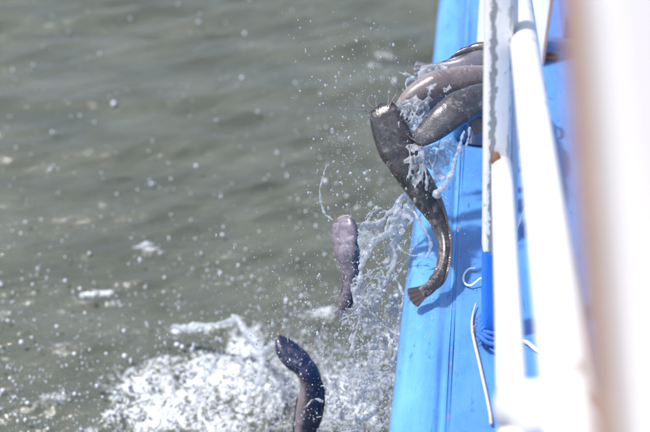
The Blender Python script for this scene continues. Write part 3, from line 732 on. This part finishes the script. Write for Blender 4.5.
film([(394, 108), (404, 100), (418, 98), (430, 106), (428, 118), (418, 134), (412, 150), (404, 132)], D3 - .07, .14, .0016, .020, 21)
for q_ in range(16):
    x_ = random.uniform(396, 424); y_ = random.uniform(100, 130); strand([(x_, y_, D3 - .08), (x_ + 3, y_ + 6, D3 - .09), (x_ + random.uniform(-3, 6), y_ + 14, D3 - .09), (x_ + random.uniform(-4, 6), y_ + 22, D3 - .08)], [.8, 1.5, 1.4, .7])
film([(424, 148), (452, 138), (462, 136), (452, 160), (438, 174), (426, 166)], D2 + .06, .26, .0018, .016, 25)
strand([(392, 112, D3 - .06), (400, 108, D3 - .07), (410, 104, D3 - .08), (418, 110, D3 - .08)], [2, 3.5, 3, 2])
strand([(424, 150, D1 - .02), (430, 164, D1 - .03), (436, 175, D1 - .03), (442, 176, D1 - .03), (441, 168, D1 - .03)], [1.2, 1.2, 1.3, 1.2, .9])
strand([(426, 166, D1 - .05), (427, 178, D1 - .055), (427, 190, D1 - .055)], [1.8, 2.2, 3.2])
for q in range(26):
    wander((random.uniform(400, 446), random.uniform(108, 176), D1 + random.uniform(-.04, .06)), (random.uniform(-.9, .5), random.uniform(-.5, 1)), random.uniform(8, 24), random.uniform(.9, 2.0))
film([(418, 66), (434, 64), (452, 66), (450, 76), (430, 80), (418, 80)], D4 - .035, .34, .0010, .006, 51)
film([(404, 104), (424, 88), (446, 78), (452, 88), (430, 102), (412, 118)], D3 - .075, .50, .0010, .008, 57)
# small crown by the square tail
strand([(420, 80, D4), (412, 77, D4), (405, 74, D4), (398, 72, D4)], [2.6, 2.4, 2, 1.2])
strand([(424, 80, D4), (416, 80, D4), (408, 79, D4), (406, 84, D4), (408, 90, D4), (413, 93, D4)], [3.4, 3, 2.2, 2.4, 2, 1.4])
flush('splash_sheet', 'glassy sheet of water over the heads of the upper fish', sp_mat)

THICK = 1.1
# 3 : dense spray low by the rub rail, going over into the foam
for q in range(95):
    x = random.uniform(318, 404); y = random.uniform(292, 440)
    if x < 340 and y < 350: continue
    wander((x, y, 2.85 + max(0, 400 - x) * .0022 + random.uniform(-.05, .12)), (random.uniform(-1, .7), random.uniform(-1.1, .6)), random.uniform(10, 34), random.uniform(1.2, 3.0))
film([(372, 345), (398, 340), (400, 380), (396, 432), (370, 432), (360, 390)], 2.95, .66, .0024, .03, 31)
film([(330, 372), (370, 360), (380, 400), (360, 436), (325, 436)], 3.05, .7, .0026, .03, 36)
flush('splash_spray', 'dense torn spray churning against the foot of the rub rail', sp_white, .0019)

# 4 : soft jets rising from the foam at lower left
F3 = 3.42
strand([(172, 326, 3.85), (184, 328, 3.84), (196, 328, 3.82), (207, 325, 3.80), (220, 324, 3.78), (230, 321, 3.75), (236, 318, 3.74)], [6, 10, 11, 5, 6, 8, 7])
strand([(236, 318, 3.74), (246, 332, 3.68), (256, 342, 3.62), (262, 358, 3.55), (258, 380, 3.5), (246, 400, 3.45)], [8, 10, 12, 10, 8, 5])
strand([(262, 356, 3.55), (272, 346, 3.5), (284, 342, 3.5)], [9, 8, 5])
for q in range(34):
    x = random.uniform(150, 345); y = random.uniform(350, 445); dd_ = (Z(x, y, .06) - CAM).dot(CF)
    wander((x, y, dd_ - random.uniform(0, .12)), (random.uniform(-.8, .8), random.uniform(-1, .3)), random.uniform(10, 30), random.uniform(1.6, 4.2))
flush('foam_jets', 'soft white jets of water rising out of the foam below the fish', sp_white, .003)

# 5 : drops
def drops(name, label, gen, n, mat, hi=True):
    C_, R_, S_ = [], [], []
    for i in range(n):
        p, r_ = gen(); C_.append(list(p)); R_.append(r_ * 1e-3); e_ = random.uniform(.85, 1.25) if random.random() < .6 else random.uniform(1.3, 2.6); S_.append((random.uniform(.75, 1.05), random.uniform(.75, 1.05), e_))
    o = spheres(name, C_, R_, mat, np.array(S_), hi); return tag(o, label, 'drops', 'flying drops', 'stuff')
def gauss_px(cx, cy, sx, sy): return random.gauss(cx, sx), random.gauss(cy, sy)
CL = [(345, 120, 22, 45, 1.2), (385, 75, 28, 25, .6), (345, 185, 22, 25, 1.0), (385, 250, 26, 40, 3.5), (365, 320, 30, 30, 4), (375, 385, 26, 35, 7), (300, 280, 30, 30, .8), (420, 215, 18, 25, 1.0), (300, 345, 45, 35, 2.5), (335, 60, 30, 25, .35)]
CW = [c[4] for c in CL]
def g_fine():
    c = random.choices(CL, CW)[0]; x, y = gauss_px(*c[:4]); 
    return P(x, y, random.uniform(2.66, 3.02)), min(4.0, .40 + random.expovariate(1 / .55))
drops('flying_drops', 'small sharp drops flying round the falling fish', g_fine, 4200, drop_mat)
def g_far():
    x = random.gauss(310, 75); y = random.gauss(385, 45); f_ = (Z(x, y, .02) - CAM).dot(CF)
    return P(x, y, f_ - abs(random.gauss(0, .22))), min(5.5, .9 + random.expovariate(1 / 1.1))
drops('foam_drops', 'heavy white drops hopping above the foam', g_far, 4200, sp_white, False)
def g_surf():
    t = random.random()
    while True:
        x = random.uniform(-10, 400); y = random.uniform(-5, 440)
        dens = .05 + .5 * (max(y, 0) / 432) ** 2.2 + .35 * math.exp(-((y - 395) / 35) ** 2) * (x < 120) + .25 * math.exp(-((x - 330) / 60) ** 2 - ((y - 150) / 70) ** 2)
        if random.random() < dens and pnoise(np.array([x * .03]), np.array([y * .06]))[0] > -.25 + .5 * random.random() - .25: break
    p = Z(x, y, .004 + abs(random.gauss(0, .012))); return p, .8 + random.expovariate(1 / 1.2) * (1.0 + .4 * (1 - y / 432))
drops('surface_drops', 'white bubbles, drops and painted sun glints scattered over the rippled water', g_surf, 2500, mat_plain('bubble_glint_white', (.60, .64, .70), .12, .03), False)  # bubbles and drops in opaque white, which also stands in for sun sparkle
# 6 : drops lying on the rub rail, on the seam and on the deck
def g_rail():
    t = random.random()
    if t < .7: x, y = gauss_px(424, 318, 14, 16)
    elif t < .85: x, y = gauss_px(430, 270, 12, 30)
    else: x, y = gauss_px(460, 168, 10, 22)
    q = Z(x, y, DECK_Z)
    zt = DECK_Z + .002 if q.x > SX else DECK_Z - .048 + .062 * max(.05, 1 - min(.98, abs((q.x - cxm) / rx)) ** 2.2) ** .5
    return Vector((q.x, q.y, zt)), min(2.2, .35 + random.expovariate(1 / .4))
drops('drops_on_rail', 'fine drops of water lying on the blue rub rail and deck', g_rail, 900, drop_mat)

def g_wet():
    v = random.choice(WET); return v + Vector((random.uniform(-.003, .003), random.uniform(-.003, .003), random.uniform(-.001, .001))), min(1.8, .35 + random.expovariate(1 / .35))
drops('drops_on_fish', 'beads of water clinging to the wet skin of the fish', g_wet, 900, drop_mat)
